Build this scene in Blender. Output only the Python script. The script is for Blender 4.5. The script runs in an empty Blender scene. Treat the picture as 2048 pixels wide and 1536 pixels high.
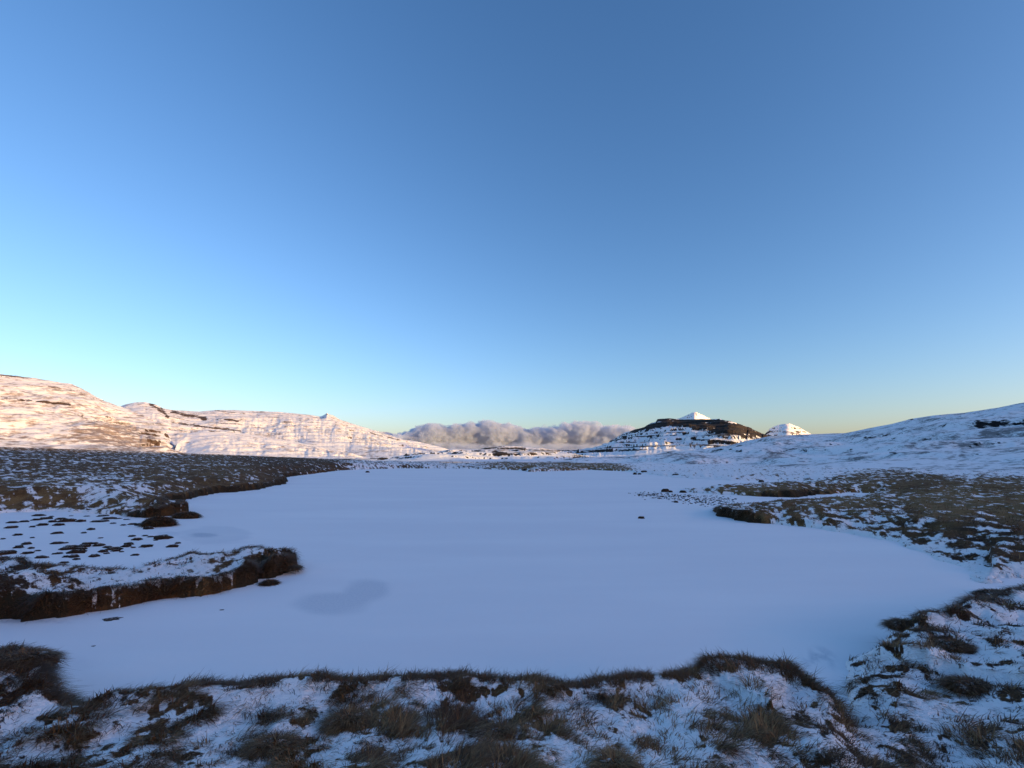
import bpy, math, numpy as np
S = bpy.context.scene
COL = S.collection
R_ = math.radians
rng = np.random.default_rng(7)

# ------------------------------------------------------------------ camera
EYE, FPX, HOR = 2.3, 931.0, 915.0           # eye height over the lake, focal length and horizon row for a 2048 px wide frame
PITCH = math.atan((HOR - 768) / FPX)
cam = bpy.data.cameras.new('camera'); camo = bpy.data.objects.new('camera', cam); COL.objects.link(camo)
cam.sensor_width = 36; cam.lens = 36 * FPX / 2048; cam.clip_start = .05; cam.clip_end = 60000
camo.location = (0, 0, EYE); camo.rotation_euler = (R_(90) + PITCH, 0, 0)
S.camera = camo
# ------------------------------------------------------------------ light
SUN_AZ, SUN_EL = 120.0, 7.7                 # clockwise from the view direction
w = bpy.data.worlds.new('World'); S.world = w; w.use_nodes = True
wn = w.node_tree.nodes; wl = w.node_tree.links
sky = wn.new('ShaderNodeTexSky'); sky.sky_type = 'NISHITA'; sky.sun_disc = False
sky.sun_elevation = R_(SUN_EL); sky.sun_rotation = R_(SUN_AZ)
sky.altitude = 0; sky.air_density = 1.0; sky.dust_density = 1.2; sky.ozone_density = 3.5
sep = wn.new('ShaderNodeSeparateColor'); cmb = wn.new('ShaderNodeCombineColor'); wl.new(sky.outputs[0], sep.inputs[0])
for i, (g_, k_) in enumerate(((1.25, 1.16), (1.1, .985), (1.04, 1.03))):   # the camera's colour response to the sky
    pw = wn.new('ShaderNodeMath'); pw.operation = 'POWER'; wl.new(sep.outputs[i], pw.inputs[0]); pw.inputs[1].default_value = g_
    ml = wn.new('ShaderNodeMath'); ml.operation = 'MULTIPLY'; wl.new(pw.outputs[0], ml.inputs[0]); ml.inputs[1].default_value = k_; wl.new(ml.outputs[0], cmb.inputs[i])
wl.new(cmb.outputs[0], wn['Background'].inputs[0]); wn['Background'].inputs[1].default_value = .15
sl = bpy.data.lights.new('sun', 'SUN'); sl.energy = 2.7; sl.angle = R_(.5); sl.color = (1, .66, .18)
so = bpy.data.objects.new('sun', sl); COL.objects.link(so)
so.rotation_euler = (R_(90 - SUN_EL), 0, -R_(SUN_AZ) + math.pi)
S.view_settings.view_transform = 'Standard'; S.view_settings.look = 'None'
S.view_settings.exposure = 1.04; S.view_settings.gamma = 1; S.view_settings.use_curve_mapping = False
S.cycles.volume_bounces = 3; S.cycles.volume_max_steps = 256; S.cycles.volume_step_rate = .15

# ------------------------------------------------------------------ noise and projection helpers
_p = np.random.default_rng(3).permutation(256); _p = np.concatenate([_p, _p])
_ga = np.random.default_rng(4).uniform(0, 2 * np.pi, 256); _gx, _gy = np.cos(_ga), np.sin(_ga)
def perlin(x, y, seed=0):
    x = np.asarray(x, float) + seed * 17.31; y = np.asarray(y, float) + seed * 5.77
    xi = np.floor(x).astype(np.int64); yi = np.floor(y).astype(np.int64); fx = x - xi; fy = y - yi
    u = fx * fx * fx * (fx * (fx * 6 - 15) + 10); v = fy * fy * fy * (fy * (fy * 6 - 15) + 10)
    def g(ix, iy, dx, dy):
        h = _p[(_p[ix & 255] + iy) & 255]; return _gx[h] * dx + _gy[h] * dy
    a = g(xi, yi, fx, fy); b = g(xi + 1, yi, fx - 1, fy); c = g(xi, yi + 1, fx, fy - 1); d = g(xi + 1, yi + 1, fx - 1, fy - 1)
    return (a + u * (b - a) + v * ((c + u * (d - c)) - (a + u * (b - a)))) * 1.5
def fbm(x, y, o=4, seed=0, gain=.5):
    s = 0; a = 1; t = 0
    for k in range(o):
        s = s + a * perlin(x * 2 ** k, y * 2 ** k, seed + k * 3); t += a; a *= gain
    return s / t ** .7
def sst(a, b, x):
    t = np.clip((x - a) / (b - a), 0, 1); return t * t * (3 - 2 * t)
cp, sp = math.cos(PITCH), math.sin(PITCH)
def ray(px, py):
    cx = (px - 1024) / FPX; cy = (768 - py) / FPX
    return cx, cp - cy * sp, sp + cy * cp
def azel(px, py):
    x, y, z = ray(px, py); return math.atan2(x, y), z / math.hypot(x, y)      # azimuth, tangent of the elevation
def at(px, py, z=0.):
    x, y, q = ray(px, py); t = (z - EYE) / q; return x * t, y * t
def to_px(x, y, z):
    dz = z - EYE; f = y * cp + dz * sp; f = np.maximum(f, .05); u = -y * sp + dz * cp
    return 1024 + FPX * x / f, 768 - FPX * u / f

# ------------------------------------------------------------------ mesh helpers
def link(name, me, mat=None, parent=None):
    o = bpy.data.objects.new(name, me); COL.objects.link(o)
    if mat and not me.materials: me.materials.append(mat)
    if parent: o.parent = parent
    return o
def mesh_np(name, co, quads=None, tris=None, smooth=True, attrs=None):
    me = bpy.data.meshes.new(name); co = np.ascontiguousarray(co, np.float32)
    me.vertices.add(len(co)); me.vertices.foreach_set('co', co.ravel())
    nq = 0 if quads is None else len(quads); nt = 0 if tris is None else len(tris)
    idx = []; st = []
    if nq: idx.append(np.asarray(quads).ravel())
    if nt: idx.append(np.asarray(tris).ravel())
    idx = np.concatenate(idx).astype(np.int32)
    st = np.concatenate([np.arange(nq) * 4, nq * 4 + np.arange(nt) * 3]).astype(np.int32)
    me.loops.add(len(idx)); me.loops.foreach_set('vertex_index', idx)
    me.polygons.add(nq + nt); me.polygons.foreach_set('loop_start', st)
    if smooth: me.polygons.foreach_set('use_smooth', np.ones(nq + nt, bool))
    me.update(calc_edges=True)
    for k, v in (attrs or {}).items():
        a = me.attributes.new(k, 'FLOAT', 'POINT'); a.data.foreach_set('value', np.ascontiguousarray(v, np.float32).ravel())
    return me
def grid_quads(nr, na, wrap=False):
    i = np.arange(nr - 1)[:, None]; j = np.arange(na if wrap else na - 1)[None, :]; j2 = (j + 1) % na
    a = i * na + j; b = i * na + j2; c = (i + 1) * na + j2; d = (i + 1) * na + j
    return np.stack([a, d, c, b], -1).reshape(-1, 4)
def tag(o, label=None, cat=None, group=None, kind=None):
    if label: o['label'] = label
    if cat: o['category'] = cat
    if group: o['group'] = group
    if kind: o['kind'] = kind
    return o

# ------------------------------------------------------------------ shore
# every point: px, py, height of the land edge traced there, bank height, bank width
SH = [(-400,1300,.3,.35,.3),(-80,1292,.45,.45,.3),(0,1302,.45,.45,.15),(60,1299,.45,.45,.12),(100,1302,.45,.45,.1),(110,1345,.4,.42,.12),(150,1352,.42,.38,.2),(205,1362,.4,.3,.3),
(240,1366,.3,.25,.5),(300,1362,.4,.38,.2),(412,1345,.47,.4,.15),(500,1337,.48,.4,.2),(560,1333,.48,.42,.2),(650,1328,.48,.42,.2),(720,1332,.47,.4,.2),(850,1326,.5,.42,.2),(940,1320,.5,.42,.2),
(1000,1328,.48,.4,.2),(1060,1323,.5,.4,.2),(1110,1333,.46,.38,.25),(1150,1333,.46,.38,.25),(1190,1322,.5,.4,.2),(1280,1314,.5,.4,.2),(1370,1318,.5,.42,.15),(1392,1300,.55,.48,.12),
(1440,1298,.55,.48,.12),(1480,1304,.52,.48,.12),(1530,1309,.52,.45,.12),(1580,1318,.5,.45,.12),(1610,1338,.46,.42,.12),(1650,1362,.44,.4,.15),(1688,1380,.4,.30,.45),
(1692,1345,.05,.2,.5),(1690,1325,.05,.3,.55),(1702,1300,.15,.34,.55),(1740,1262,.35,.36,.5),(1780,1238,.40,.40,.38),(1800,1218,.45,.45,.12),(1840,1228,.42,.42,.15),(1880,1213,.42,.42,.15),(1960,1192,.42,.42,.15),(2010,1180,.4,.4,.2),(2060,1168,.4,.35,.3),
(2200,1150,.3,.3,.5),(2100,1140,.1,.25,.5),(1962,1172,.02,.12,1.),(1945,1160,.02,.1,1.),(1930,1140,.02,.1,1.),(1850,1115,0,.12,.8),(1800,1090,0,.15,.6),(1770,1083,0,.12,.6),(1720,1072,0,.15,.5),(1650,1061,0,.18,.4),(1610,1056,0,.22,.3),(1560,1052,0,.16,.4),
(1500,1047,0,.28,.2),(1460,1040,0,.32,.2),(1435,1030,0,.28,.25),(1428,1024,0,.2,.3),(1450,1013,.1,.2,.4),(1520,1007,.1,.2,.4),(1600,1003,.1,.2,.5),(1700,996,.1,.2,.5),(1765,986,.05,.2,.5),
(1700,986,0,.2,.4),(1640,990,0,.25,.3),(1590,996,0,.35,.3),(1540,995,0,.3,.3),(1480,992,0,.2,.5),(1420,989,0,.15,.5),(1360,985,0,.12,.4),(1362,980,.05,.1,.4),(1400,975,.1,.15,.6),(1480,970,.1,.15,.6),(1560,969,.05,.1,.6),(1650,968,0,.1,.6),
(1600,963,0,.1,.8),(1540,961,0,.12,.8),(1470,962,0,.12,.8),(1400,959,0,.12,.8),(1350,956,0,.12,.8),(1290,948,0,.12,.8),(1250,943,0,.2,.5),(1180,940,0,.25,.4),(1120,942,0,.25,.4),(1060,944,0,.25,.4),(1040,941,0,.2,.5),(980,939,0,.2,.5),(900,937,0,.2,.5),(800,937,0,.2,.5),(760,938,0,.2,.5),(720,939,0,.3,.4),
(680,941,0,.3,.4),(650,945,0,.4,.4),(610,950,0,.4,.4),(585,953,0,.4,.3),(560,957,0,.4,.3),(575,963,0,.4,.3),(568,969,0,.4,.3),(540,974,0,.35,.3),(515,981,0,.4,.3),(480,984,0,.35,.3),(440,987,0,.35,.3),(400,994,0,.35,.3),(370,1002,0,.35,.2),(340,1005,0,.3,.3),(330,1010,.1,.25,.3),
(355,1013,.1,.35,.15),(372,1022,0,.35,.12),(365,1030,0,.35,.12),(330,1034,0,.35,.15),(290,1038,0,.3,.2),(262,1036,0,.25,.3),(240,1031,0,.2,.5),(200,1031,0,.2,.5),(150,1027,0,.15,.6),(100,1024,0,.15,.7),(40,1027,0,.15,.7),(-40,1030,0,.15,.7),
(-250,1035,0,.2,.6),(-250,1125,.2,.3,.5),(-60,1118,.3,.3,.3),(40,1118,.32,.3,.2),(100,1128,.3,.3,.2),(210,1140,.25,.28,.2),(270,1138,.25,.26,.3),(320,1122,.3,.3,.2),(370,1108,.35,.34,.2),(400,1105,.36,.34,.2),(440,1104,.34,.32,.2),(490,1093,.38,.34,.2),(540,1094,.4,.36,.2),(580,1090,.42,.38,.15),
(599,1102,.28,.33,.22),(603,1114,.15,.33,.24),(592,1132,.08,.32,.24),(567,1148,.04,.32,.22),(552,1158,0,.3,.2),(528,1160,0,.3,.18),(518,1152,0,.28,.18),(512,1168,0,.30,.15),(440,1187,0,.24,.18),(400,1197,0,.24,.18),(330,1200,0,.24,.2),(250,1216,0,.25,.2),(130,1238,0,.25,.2),(60,1248,0,.28,.2),(0,1246,0,.30,.2),(-100,1246,0,.46,.15),(-400,1250,0,.4,.2)]
_pts = []
for a in SH:
    x, y = at(a[0], a[1], a[2]); _pts.append((x, y, a[3], a[4]))
PTS = np.array(_pts)
def shore(x, y):
    """signed distance to the lake's edge (positive on land), bank height and width there"""
    x = np.atleast_1d(x).astype(float); y = np.atleast_1d(y).astype(float)
    n = len(PTS); A = PTS; B = np.roll(PTS, -1, 0)
    D = np.full(x.shape, 1e9); H = np.zeros(x.shape); W = np.ones(x.shape); ins = np.zeros(x.shape, bool)
    for k in range(n):
        ax, ay, ah, aw = A[k]; bx, by, bh, bw = B[k]; dx, dy = bx - ax, by - ay
        t = np.clip(((x - ax) * dx + (y - ay) * dy) / (dx * dx + dy * dy), 0, 1)
        d = (x - ax - t * dx) ** 2 + (y - ay - t * dy) ** 2
        m = d < D; D[m] = d[m]; H[m] = (ah + t * (bh - ah))[m]; W[m] = (aw + t * (bw - aw))[m]
        if ay != by:
            c = ((ay > y) != (by > y)) & (x < ax + (y - ay) / (by - ay) * dx); ins ^= c
    d = np.sqrt(D); return np.where(ins, -d, d), H, W

# the ditches and pools cut into the flats right of the lake: px0, py0, px1, py1, half width (m)
DITCH = [(1690,975,1812,975,.35),(1812,972,1895,973,.4),(1895,975,1990,979,.3)]
# grass cover control points: px, py, share of ground that snow leaves bare, tone (0 dark brown, 1 tan)
CV = np.array([(60,903,.62,.4),(300,912,.66,.4),(100,950,.84,.4),(350,960,.84,.5),(100,1010,.7,.6),(450,968,.9,.5),(600,938,.95,.2),(250,1012,.6,.6),(320,1028,.95,.3),
(750,925,.6,.3),(900,925,.55,.3),(1050,931,.8,.7),(1150,932,.85,.7),(1230,936,.85,.7),(1300,932,.3,.5),(1100,940,.7,.6),
(100,1150,.65,.4),(300,1150,.48,.4),(400,1125,.42,.5),(450,1100,.7,.6),(560,1100,.8,.5),(500,1130,.35,.4),(50,1200,.75,.2),(300,1175,.55,.3),
(1500,982,.8,.7),(1580,990,.85,.6),(1700,960,.8,.6),(1850,965,.9,.5),(2000,975,.9,.6),(1700,1010,.65,.8),(1900,1010,.85,.9),(2040,1020,.85,.7),(1550,1030,.65,.6),(1800,1060,.6,.4),(1950,1080,.65,.3),
(1700,1045,.6,.5),(1850,1110,.42,.3),(2020,1110,.66,.3),(1500,955,.5,.6),(1650,945,.35,.5),(1900,940,.35,.4),(2040,940,.35,.3),(1450,950,.3,.5),(2040,1160,.55,.2),(1430,1030,.5,.4),
(50,1320,1.,.3),(50,1440,.6,.3),(200,1400,.45,.3),(300,1450,.7,.5),(500,1380,.4,.3),(600,1450,.75,.6),(700,1400,.75,.6),(850,1350,.3,.4),(900,1500,.75,.5),(650,1520,.5,.5),(1000,1380,.35,.4),
(1200,1350,.25,.5),(1200,1450,.4,.6),(1400,1380,.35,.6),(1450,1480,.4,.6),(1600,1400,.45,.5),(1700,1480,.55,.4),(1800,1400,.6,.4),(1900,1300,.55,.3),(1900,1420,.48,.3),(2040,1300,.6,.2),(2040,1500,.7,.3),(1800,1250,.75,.3),
(150,1510,.6,.5),(1100,1530,.5,.7),(800,1450,.5,.5),(1750,1330,.35,.3)])
def cover(x, y, zz=None):
    px, py = to_px(x, y, .4); px = np.clip(px, -300, 2350); py = np.clip(py, 890, 1600)
    # compare in a space where rows near the horizon spread out
    ly = lambda q: 260 * np.log(np.maximum(q - 880, 6))
    s = 0; c = 0; t = 0
    for a in CV:
        d = ((px - a[0]) ** 2 + (ly(py) - ly(a[1])) ** 2 * 1.2) / 4000. + .3
        ww = 1 / d ** 2.2; s = s + ww; c = c + ww * a[2]; t = t + ww * a[3]
    return c / s, t / s
CR = sorted([azel(*q) for q in ((-600,872),(-200,887),(0,894),(150,899),(345,906),(500,912),(700,920),(900,926),(1024,925),(1150,926),(1300,930),(1500,930),(2048,930),(2500,930))])
CRA = np.array([c[0] for c in CR]); CRE = np.array([c[1] for c in CR])
RC = 150.
def ground_z(x, y, full=False, thinned=False):
    sh = np.shape(x); x = np.ravel(x).astype(float); y = np.ravel(y).astype(float)
    r = np.hypot(x, y); az = np.arctan2(x, y)
    sd, H, W = shore(x, y)
    H = H * (1 + .22 * fbm(x * 1.6, y * 1.6, 4, 8, .6) * sst(5.5, 7, r)) 
    sd = sd + fbm(x * 1.1, y * 1.1, 2, 5) * np.clip(r * .012, .03, .35) + fbm(x * 3, y * 3, 4, 6, .6) * np.clip(r * .012, .05, .16)
    zc = EYE + RC * np.interp(az, CRA, CRE)
    t = np.clip((r - 9) / (RC - 9), 0, 1.0)
    base = .42 + (zc - .42) * t ** 1.15 - np.clip(r - RC, 0, None) * .012
    base = np.maximum(base, -25)
    base = np.where(r < 5, base + .22 * sst(5., 1.5, r) , base)
    c, tone = cover(x, y); near = sst(16, 7, r)
    n = fbm(x / .95, y / .95, 6, 11, .72)
    n = n + (fbm(x / .42, y / .42, 5, 14, .68) - n) * near * .75; c = c + (.53 - c) * near * .4
    n = n + (fbm(x / .48, y / .48, 5, 12, .65) - n) * sst(8, 15, r) * .85
    big = fbm(x / 5., y / 5., 3, 31)
    k = (n * 1.15 + big * .28 * sst(5, 25, r) + (c - .5) * 1.15 - .06 - .12 * sst(20, 60, r))
    k = k + fbm(x / .11, y / .11, 3, 13, .7) * .55 * near - .05 * near; tone = np.clip(tone + .2 * sst(8, 30, r), 0, 1)
    mask = np.clip(.5 + k * (1.5 + .1 * sst(10, 35, r)), 0, 1)
    soft = np.clip(.5 + (fbm(x / .95, y / .95, 2, 11, .62) * 1.1 + (c - .5)) * 1.5, 0, 1)
    und = fbm(x / 3.1, y / 3.1, 3, 41) * (.05 + .04 * sst(8, 20, r)) + fbm(x / .6, y / .6, 3, 42) * .055 + fbm(x / .17, y / .17, 3, 43, .7) * .015 * near
    rough = .03 + .08 * sst(.35, .9, az) * near + .08 * sst(8, 20, r)
    relief = soft * rough * .75 + und * (1 + .6 * sst(15, 60, r))
    prof = np.sqrt(1 - (1 - np.clip(sd / (W * 1.5), 0, 1)) ** 2)
    rim = np.where((W < .35), np.exp(-((sd - W * .9) / .22) ** 2) * .06, 0)
    blend = sst(.5, 1.8 + .03 * r, sd)
    top = H * (1 - blend) + base * blend
    z = np.where(sd > 0, prof * (top + relief * np.clip(.35 + sd, .0, 1) + rim), np.clip(sd * 1.5, -.35, 0) - .02)
    dd = np.full(x.shape, 9.)
    for (a, b, e, f, wd) in DITCH:
        ax, ay = at(a, b, .2); bx, by = at(e, f, .2); dx, dy = bx - ax, by - ay
        tt = np.clip(((x - ax) * dx + (y - ay) * dy) / (dx * dx + dy * dy), 0, 1)
        dd = np.minimum(dd, np.hypot(x - ax - tt * dx, y - ay - tt * dy) - wd)
    if not full: return z.reshape(sh)
    steep = (W < .36) & (H > .24)
    edge = np.where(steep, sst(.40, .12, sd) * (fbm(x / .4, y / .4, 3, 61) > -.12 + .2 * near), 0) * (r < 80)
    face = np.where(sd < W * .75, .98 + .3 * fbm(x / .3, y / .3, 3, 63), 0) * (H > .14) * (W < .36)
    mask = np.maximum(mask, np.maximum(edge, face))
    low = (H < .2) & (sd < W * .4)
    mask = np.where(low, mask * .35, mask)
    peat = np.where(steep, sst(W * 1.5, W * .7, sd), 0)
    bare = np.where(face + edge > 0, 0, near * .16)
    return z.reshape(sh), (mask - bare).reshape(sh) if thinned else mask.reshape(sh), tone.reshape(sh), peat.reshape(sh), sd.reshape(sh), edge.reshape(sh)

# ------------------------------------------------------------------ materials
def mat(name):
    m = bpy.data.materials.new(name); m.use_nodes = True; nt = m.node_tree; nt.nodes.clear()
    out = nt.nodes.new('ShaderNodeOutputMaterial'); b = nt.nodes.new('ShaderNodeBsdfPrincipled'); nt.links.new(b.outputs[0], out.inputs[0])
    b.inputs['Roughness'].default_value = .9; b.inputs['Specular IOR Level'].default_value = .15
    return m, nt, b
class N:
    def __init__(s, nt): s.nt = nt
    def _in(s, sock, v):
        if isinstance(v, bpy.types.NodeSocket): s.nt.links.new(v, sock)
        elif v is not None: sock.default_value = v
    def attr(s, n): a = s.nt.nodes.new('ShaderNodeAttribute'); a.attribute_name = n; return a.outputs['Fac']
    def pos(s, obj=False):
        t = s.nt.nodes.new('ShaderNodeTexCoord'); return t.outputs['Object']
    def scale(s, v, k):
        m = s.nt.nodes.new('ShaderNodeVectorMath'); m.operation = 'MULTIPLY'; s._in(m.inputs[0], v); m.inputs[1].default_value = k; return m.outputs[0]
    def noise(s, v, sc, det=4, rough=.6, dist=0):
        n = s.nt.nodes.new('ShaderNodeTexNoise'); s._in(n.inputs['Vector'], v); n.inputs['Scale'].default_value = sc
        n.inputs['Detail'].default_value = det; n.inputs['Roughness'].default_value = rough; n.inputs['Distortion'].default_value = dist; return n.outputs['Fac']
    def math(s, op, a, b=None, c=None, clamp=False):
        m = s.nt.nodes.new('ShaderNodeMath'); m.operation = op; m.use_clamp = clamp
        for i, v in enumerate((a, b, c)): s._in(m.inputs[i], v)
        return m.outputs[0]
    def ss(s, v, lo, hi, a=0., b=1.):
        m = s.nt.nodes.new('ShaderNodeMapRange'); m.interpolation_type = 'SMOOTHSTEP'; s._in(m.inputs[0], v)
        for i, q in enumerate((lo, hi, a, b)): s._in(m.inputs[i + 1], q)
        return m.outputs[0]
    def mix(s, f, a, b):
        m = s.nt.nodes.new('ShaderNodeMix'); m.data_type = 'RGBA'; s._in(m.inputs[0], f)
        for i, v in ((6, a), (7, b)): s._in(m.inputs[i], (*v, 1) if isinstance(v, tuple) else v)
        return m.outputs[2]
    def bump(s, h, dist, strength=1., prev=None):
        b = s.nt.nodes.new('ShaderNodeBump'); b.inputs['Strength'].default_value = strength; b.inputs['Distance'].default_value = dist
        s._in(b.inputs['Height'], h)
        if prev: s._in(b.inputs['Normal'], prev)
        return b.outputs[0]
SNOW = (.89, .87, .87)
def ground_material():
    m, nt, b = mat('snow_and_dead_grass'); n = N(nt); P = n.pos()
    fine = n.noise(P, 6, 7, .8); mid = n.noise(P, 1.6, 4, .65); big = n.noise(P, .3, 3)
    mk = n.math('ADD', n.attr('mask'), n.math('MULTIPLY', n.math('SUBTRACT', fine, .5), 2.4))
    mk = n.ss(mk, .40, .60)
    tone = n.math('ADD', n.attr('tone'), n.math('MULTIPLY', n.math('SUBTRACT', mid, .5), 1.6), clamp=True)
    g = n.mix(n.ss(tone, .2, .55), (.050, .021, .009), (.13, .064, .024))
    g = n.mix(n.ss(tone, .55, 1.), g, (.25, .15, .06))
    g = n.mix(n.ss(big, .45, .65, 0, .2), g, (.085, .062, .018))
    g = n.mix(n.ss(n.noise(P, 25, 3), .35, .7, 0, .5), g, (.030, .016, .008))
    g = n.mix(n.attr('peat'), g, (.034, .022, .011))
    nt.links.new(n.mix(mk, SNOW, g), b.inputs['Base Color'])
    nrm = n.bump(n.noise(P, 2.5, 6, .7), .14, .8); nrm = n.bump(n.noise(P, 22, 4, .75), .015, .9, nrm)
    nt.links.new(nrm, b.inputs['Normal']); return m
def blade_material():
    m, nt, b = mat('dead_grass_blades'); n = N(nt); t = n.attr('tint')
    g = n.mix(n.ss(t, 0, .5), (.050, .021, .008), (.14, .064, .022)); g = n.mix(n.ss(t, .5, 1.), g, (.32, .19, .08))
    nt.links.new(g, b.inputs['Base Color']); b.inputs['Roughness'].default_value = .6; b.inputs['Specular IOR Level'].default_value = .25
    return m
def peat_material():
    m, nt, b = mat('dark_peat'); n = N(nt); P = n.pos()
    g = n.mix(n.noise(P, 14, 4), (.022, .013, .008), (.06, .034, .018))
    geo = nt.nodes.new('ShaderNodeNewGeometry'); sx = nt.nodes.new('ShaderNodeSeparateXYZ'); nt.links.new(geo.outputs['Normal'], sx.inputs[0])
    s = n.ss(n.math('ADD', sx.outputs[2], n.math('MULTIPLY', n.math('SUBTRACT', n.noise(P, 8, 3), .5), 1.1)), .95, 1.2)
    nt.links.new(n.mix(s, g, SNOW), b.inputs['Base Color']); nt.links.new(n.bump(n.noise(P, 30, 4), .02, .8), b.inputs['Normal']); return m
def ice_material():
    m, nt, b = mat('snow_covered_ice'); n = N(nt); P = n.pos()
    thin = n.attr('thin')
    speck = n.noise(P, 26, 3, .75)
    f = n.math('MULTIPLY', thin, n.ss(speck, .3, .62, 1.0, .55))
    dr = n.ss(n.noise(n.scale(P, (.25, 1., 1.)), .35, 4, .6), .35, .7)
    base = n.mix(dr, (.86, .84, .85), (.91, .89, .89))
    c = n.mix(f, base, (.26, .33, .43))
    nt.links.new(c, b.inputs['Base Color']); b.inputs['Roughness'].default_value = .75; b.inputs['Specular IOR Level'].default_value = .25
    nrm = n.bump(n.noise(n.scale(P, (.5, 1.2, 1.)), .8, 5, .6), .06, .35); nrm = n.bump(n.noise(P, 30, 3, .7), .004, .6, nrm)
    nt.links.new(nrm, b.inputs['Normal']); return m
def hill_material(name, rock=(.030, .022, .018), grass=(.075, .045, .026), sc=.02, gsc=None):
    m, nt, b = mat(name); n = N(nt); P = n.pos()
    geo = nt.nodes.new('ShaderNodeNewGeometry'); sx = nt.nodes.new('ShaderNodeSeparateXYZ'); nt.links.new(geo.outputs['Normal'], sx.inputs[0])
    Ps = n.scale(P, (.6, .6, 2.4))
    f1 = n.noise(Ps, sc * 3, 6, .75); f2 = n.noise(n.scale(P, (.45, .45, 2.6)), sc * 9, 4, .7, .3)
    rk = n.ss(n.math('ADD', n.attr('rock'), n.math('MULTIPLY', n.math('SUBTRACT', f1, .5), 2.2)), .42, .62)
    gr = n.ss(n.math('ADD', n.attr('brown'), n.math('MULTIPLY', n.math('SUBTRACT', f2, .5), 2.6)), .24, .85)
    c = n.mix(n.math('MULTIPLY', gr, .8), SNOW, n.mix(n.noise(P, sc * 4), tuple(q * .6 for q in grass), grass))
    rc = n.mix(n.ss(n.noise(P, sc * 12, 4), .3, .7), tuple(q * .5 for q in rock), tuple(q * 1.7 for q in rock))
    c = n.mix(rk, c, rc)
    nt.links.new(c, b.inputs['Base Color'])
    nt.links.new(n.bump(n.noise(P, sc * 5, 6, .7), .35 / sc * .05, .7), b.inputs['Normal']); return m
MG, MB_, MP, MI = ground_material(), blade_material(), peat_material(), ice_material()

# ------------------------------------------------------------------ the ground, one sheet to the horizon
def az_rows(lo, hi, step): return np.arange(lo, hi, step)
azs = np.concatenate([np.arange(-180, -58, 3.), np.arange(-58, 58, .165), np.arange(58, 180, 3.)]) * np.pi / 180
rs = np.concatenate([[.02, .5, 1.0, 1.5], np.exp(np.arange(np.log(1.9), np.log(170), .0125)), [180, 195, 215, 240, 280, 340, 430, 600, 900, 1500, 3000, 6000, 14000, 30000]])
RR, AA = np.meshgrid(rs, azs, indexing='ij'); X = RR * np.sin(AA); Y = RR * np.cos(AA)
Z, MK, TN, PT, SD, ED = ground_z(X, Y, True, True)
co = np.stack([X, Y, Z], -1).reshape(-1, 3)
me = mesh_np('ground', co, grid_quads(len(rs), len(azs), True)[:, ::-1], attrs={'mask': MK, 'tone': TN, 'peat': PT})
tag(link('ground', me, MG), 'snow dusted moor of dead brown grass around the frozen lake', kind='structure')

# ------------------------------------------------------------------ the frozen lake
ia = np.arange(-60, 60.01, .4) * np.pi / 180; ir = np.exp(np.arange(np.log(3.0), np.log(190), .013))
RR, AA = np.meshgrid(ir, ia, indexing='ij'); X = RR * np.sin(AA); Y = RR * np.cos(AA)
def blob(px, py, rx, ry, ang=0.):
    # an ellipse laid on the ice: centre and radii turned into metres on the lake plane
    cx, cy = at(px, py); ex, ey = at(px + rx, py); e1 = math.hypot(ex - cx, ey - cy); fx, fy = at(px, py - ry); e2 = math.hypot(fx - cx, fy - cy)
    r = math.hypot(cx, cy); ux, uy = (ex - cx) / e1, (ey - cy) / e1; vx, vy = (fx - cx) / e2, (fy - cy) / e2
    det = ux * vy - uy * vx; dx = X - cx; dy = Y - cy
    a = (dx * vy - dy * vx) / det / e1; b = (ux * dy - uy * dx) / det / e2
    a, b = a * math.cos(ang) + b * math.sin(ang), -a * math.sin(ang) + b * math.cos(ang)
    nz = fbm(X / .8, Y / .8, 3, 71) * .22
    return np.hypot(a, b) + nz
thin = .36 * sst(1.1, .6, blob(735, 1180, 52, 24)) + .36 * sst(1.1, .6, blob(662, 1206, 85, 22, .45))
thin = np.minimum(thin, .36)
thin = np.maximum(thin, .22 * sst(1.05, .8, blob(432, 1068, 78, 17))); thin = np.maximum(thin, .75 * sst(1.0, .4, blob(408, 1070, 40, 7)))
thin = np.maximum(thin, .3 * sst(1.05, .6, blob(340, 1068, 30, 5)))
thin = np.maximum(thin, .45 * sst(1., .3, blob(1640, 1325, 45, 30)) * (fbm(X / .12, Y / .12, 3, 73) > -.05))
thin = np.maximum(thin, .12 * sst(1., .3, blob(120, 1330, 90, 30)) )
thin = np.maximum(thin, .5 * sst(1., .3, blob(60, 1247, 110, 5)) )
sd, H, W = shore(X.ravel(), Y.ravel()); sd = sd.reshape(X.shape)
drift = sst(-1.6, 0, sd) * (.05 + .05 * fbm(X / 1.3, Y / 1.3, 3, 74)) * sst(2.5, 5, RR)
Zi = np.where(sd > .6, -.02, drift * .6 + fbm(X / 2.5, Y / 1.2, 3, 75) * .006)
me = mesh_np('frozen_lake', np.stack([X, Y, Zi], -1).reshape(-1, 3), grid_quads(len(ir), len(ia))[:, ::-1], attrs={'thin': thin})
tag(link('frozen_lake', me, MI), 'frozen lake covered in smooth pale blue snow', kind='structure')

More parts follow.
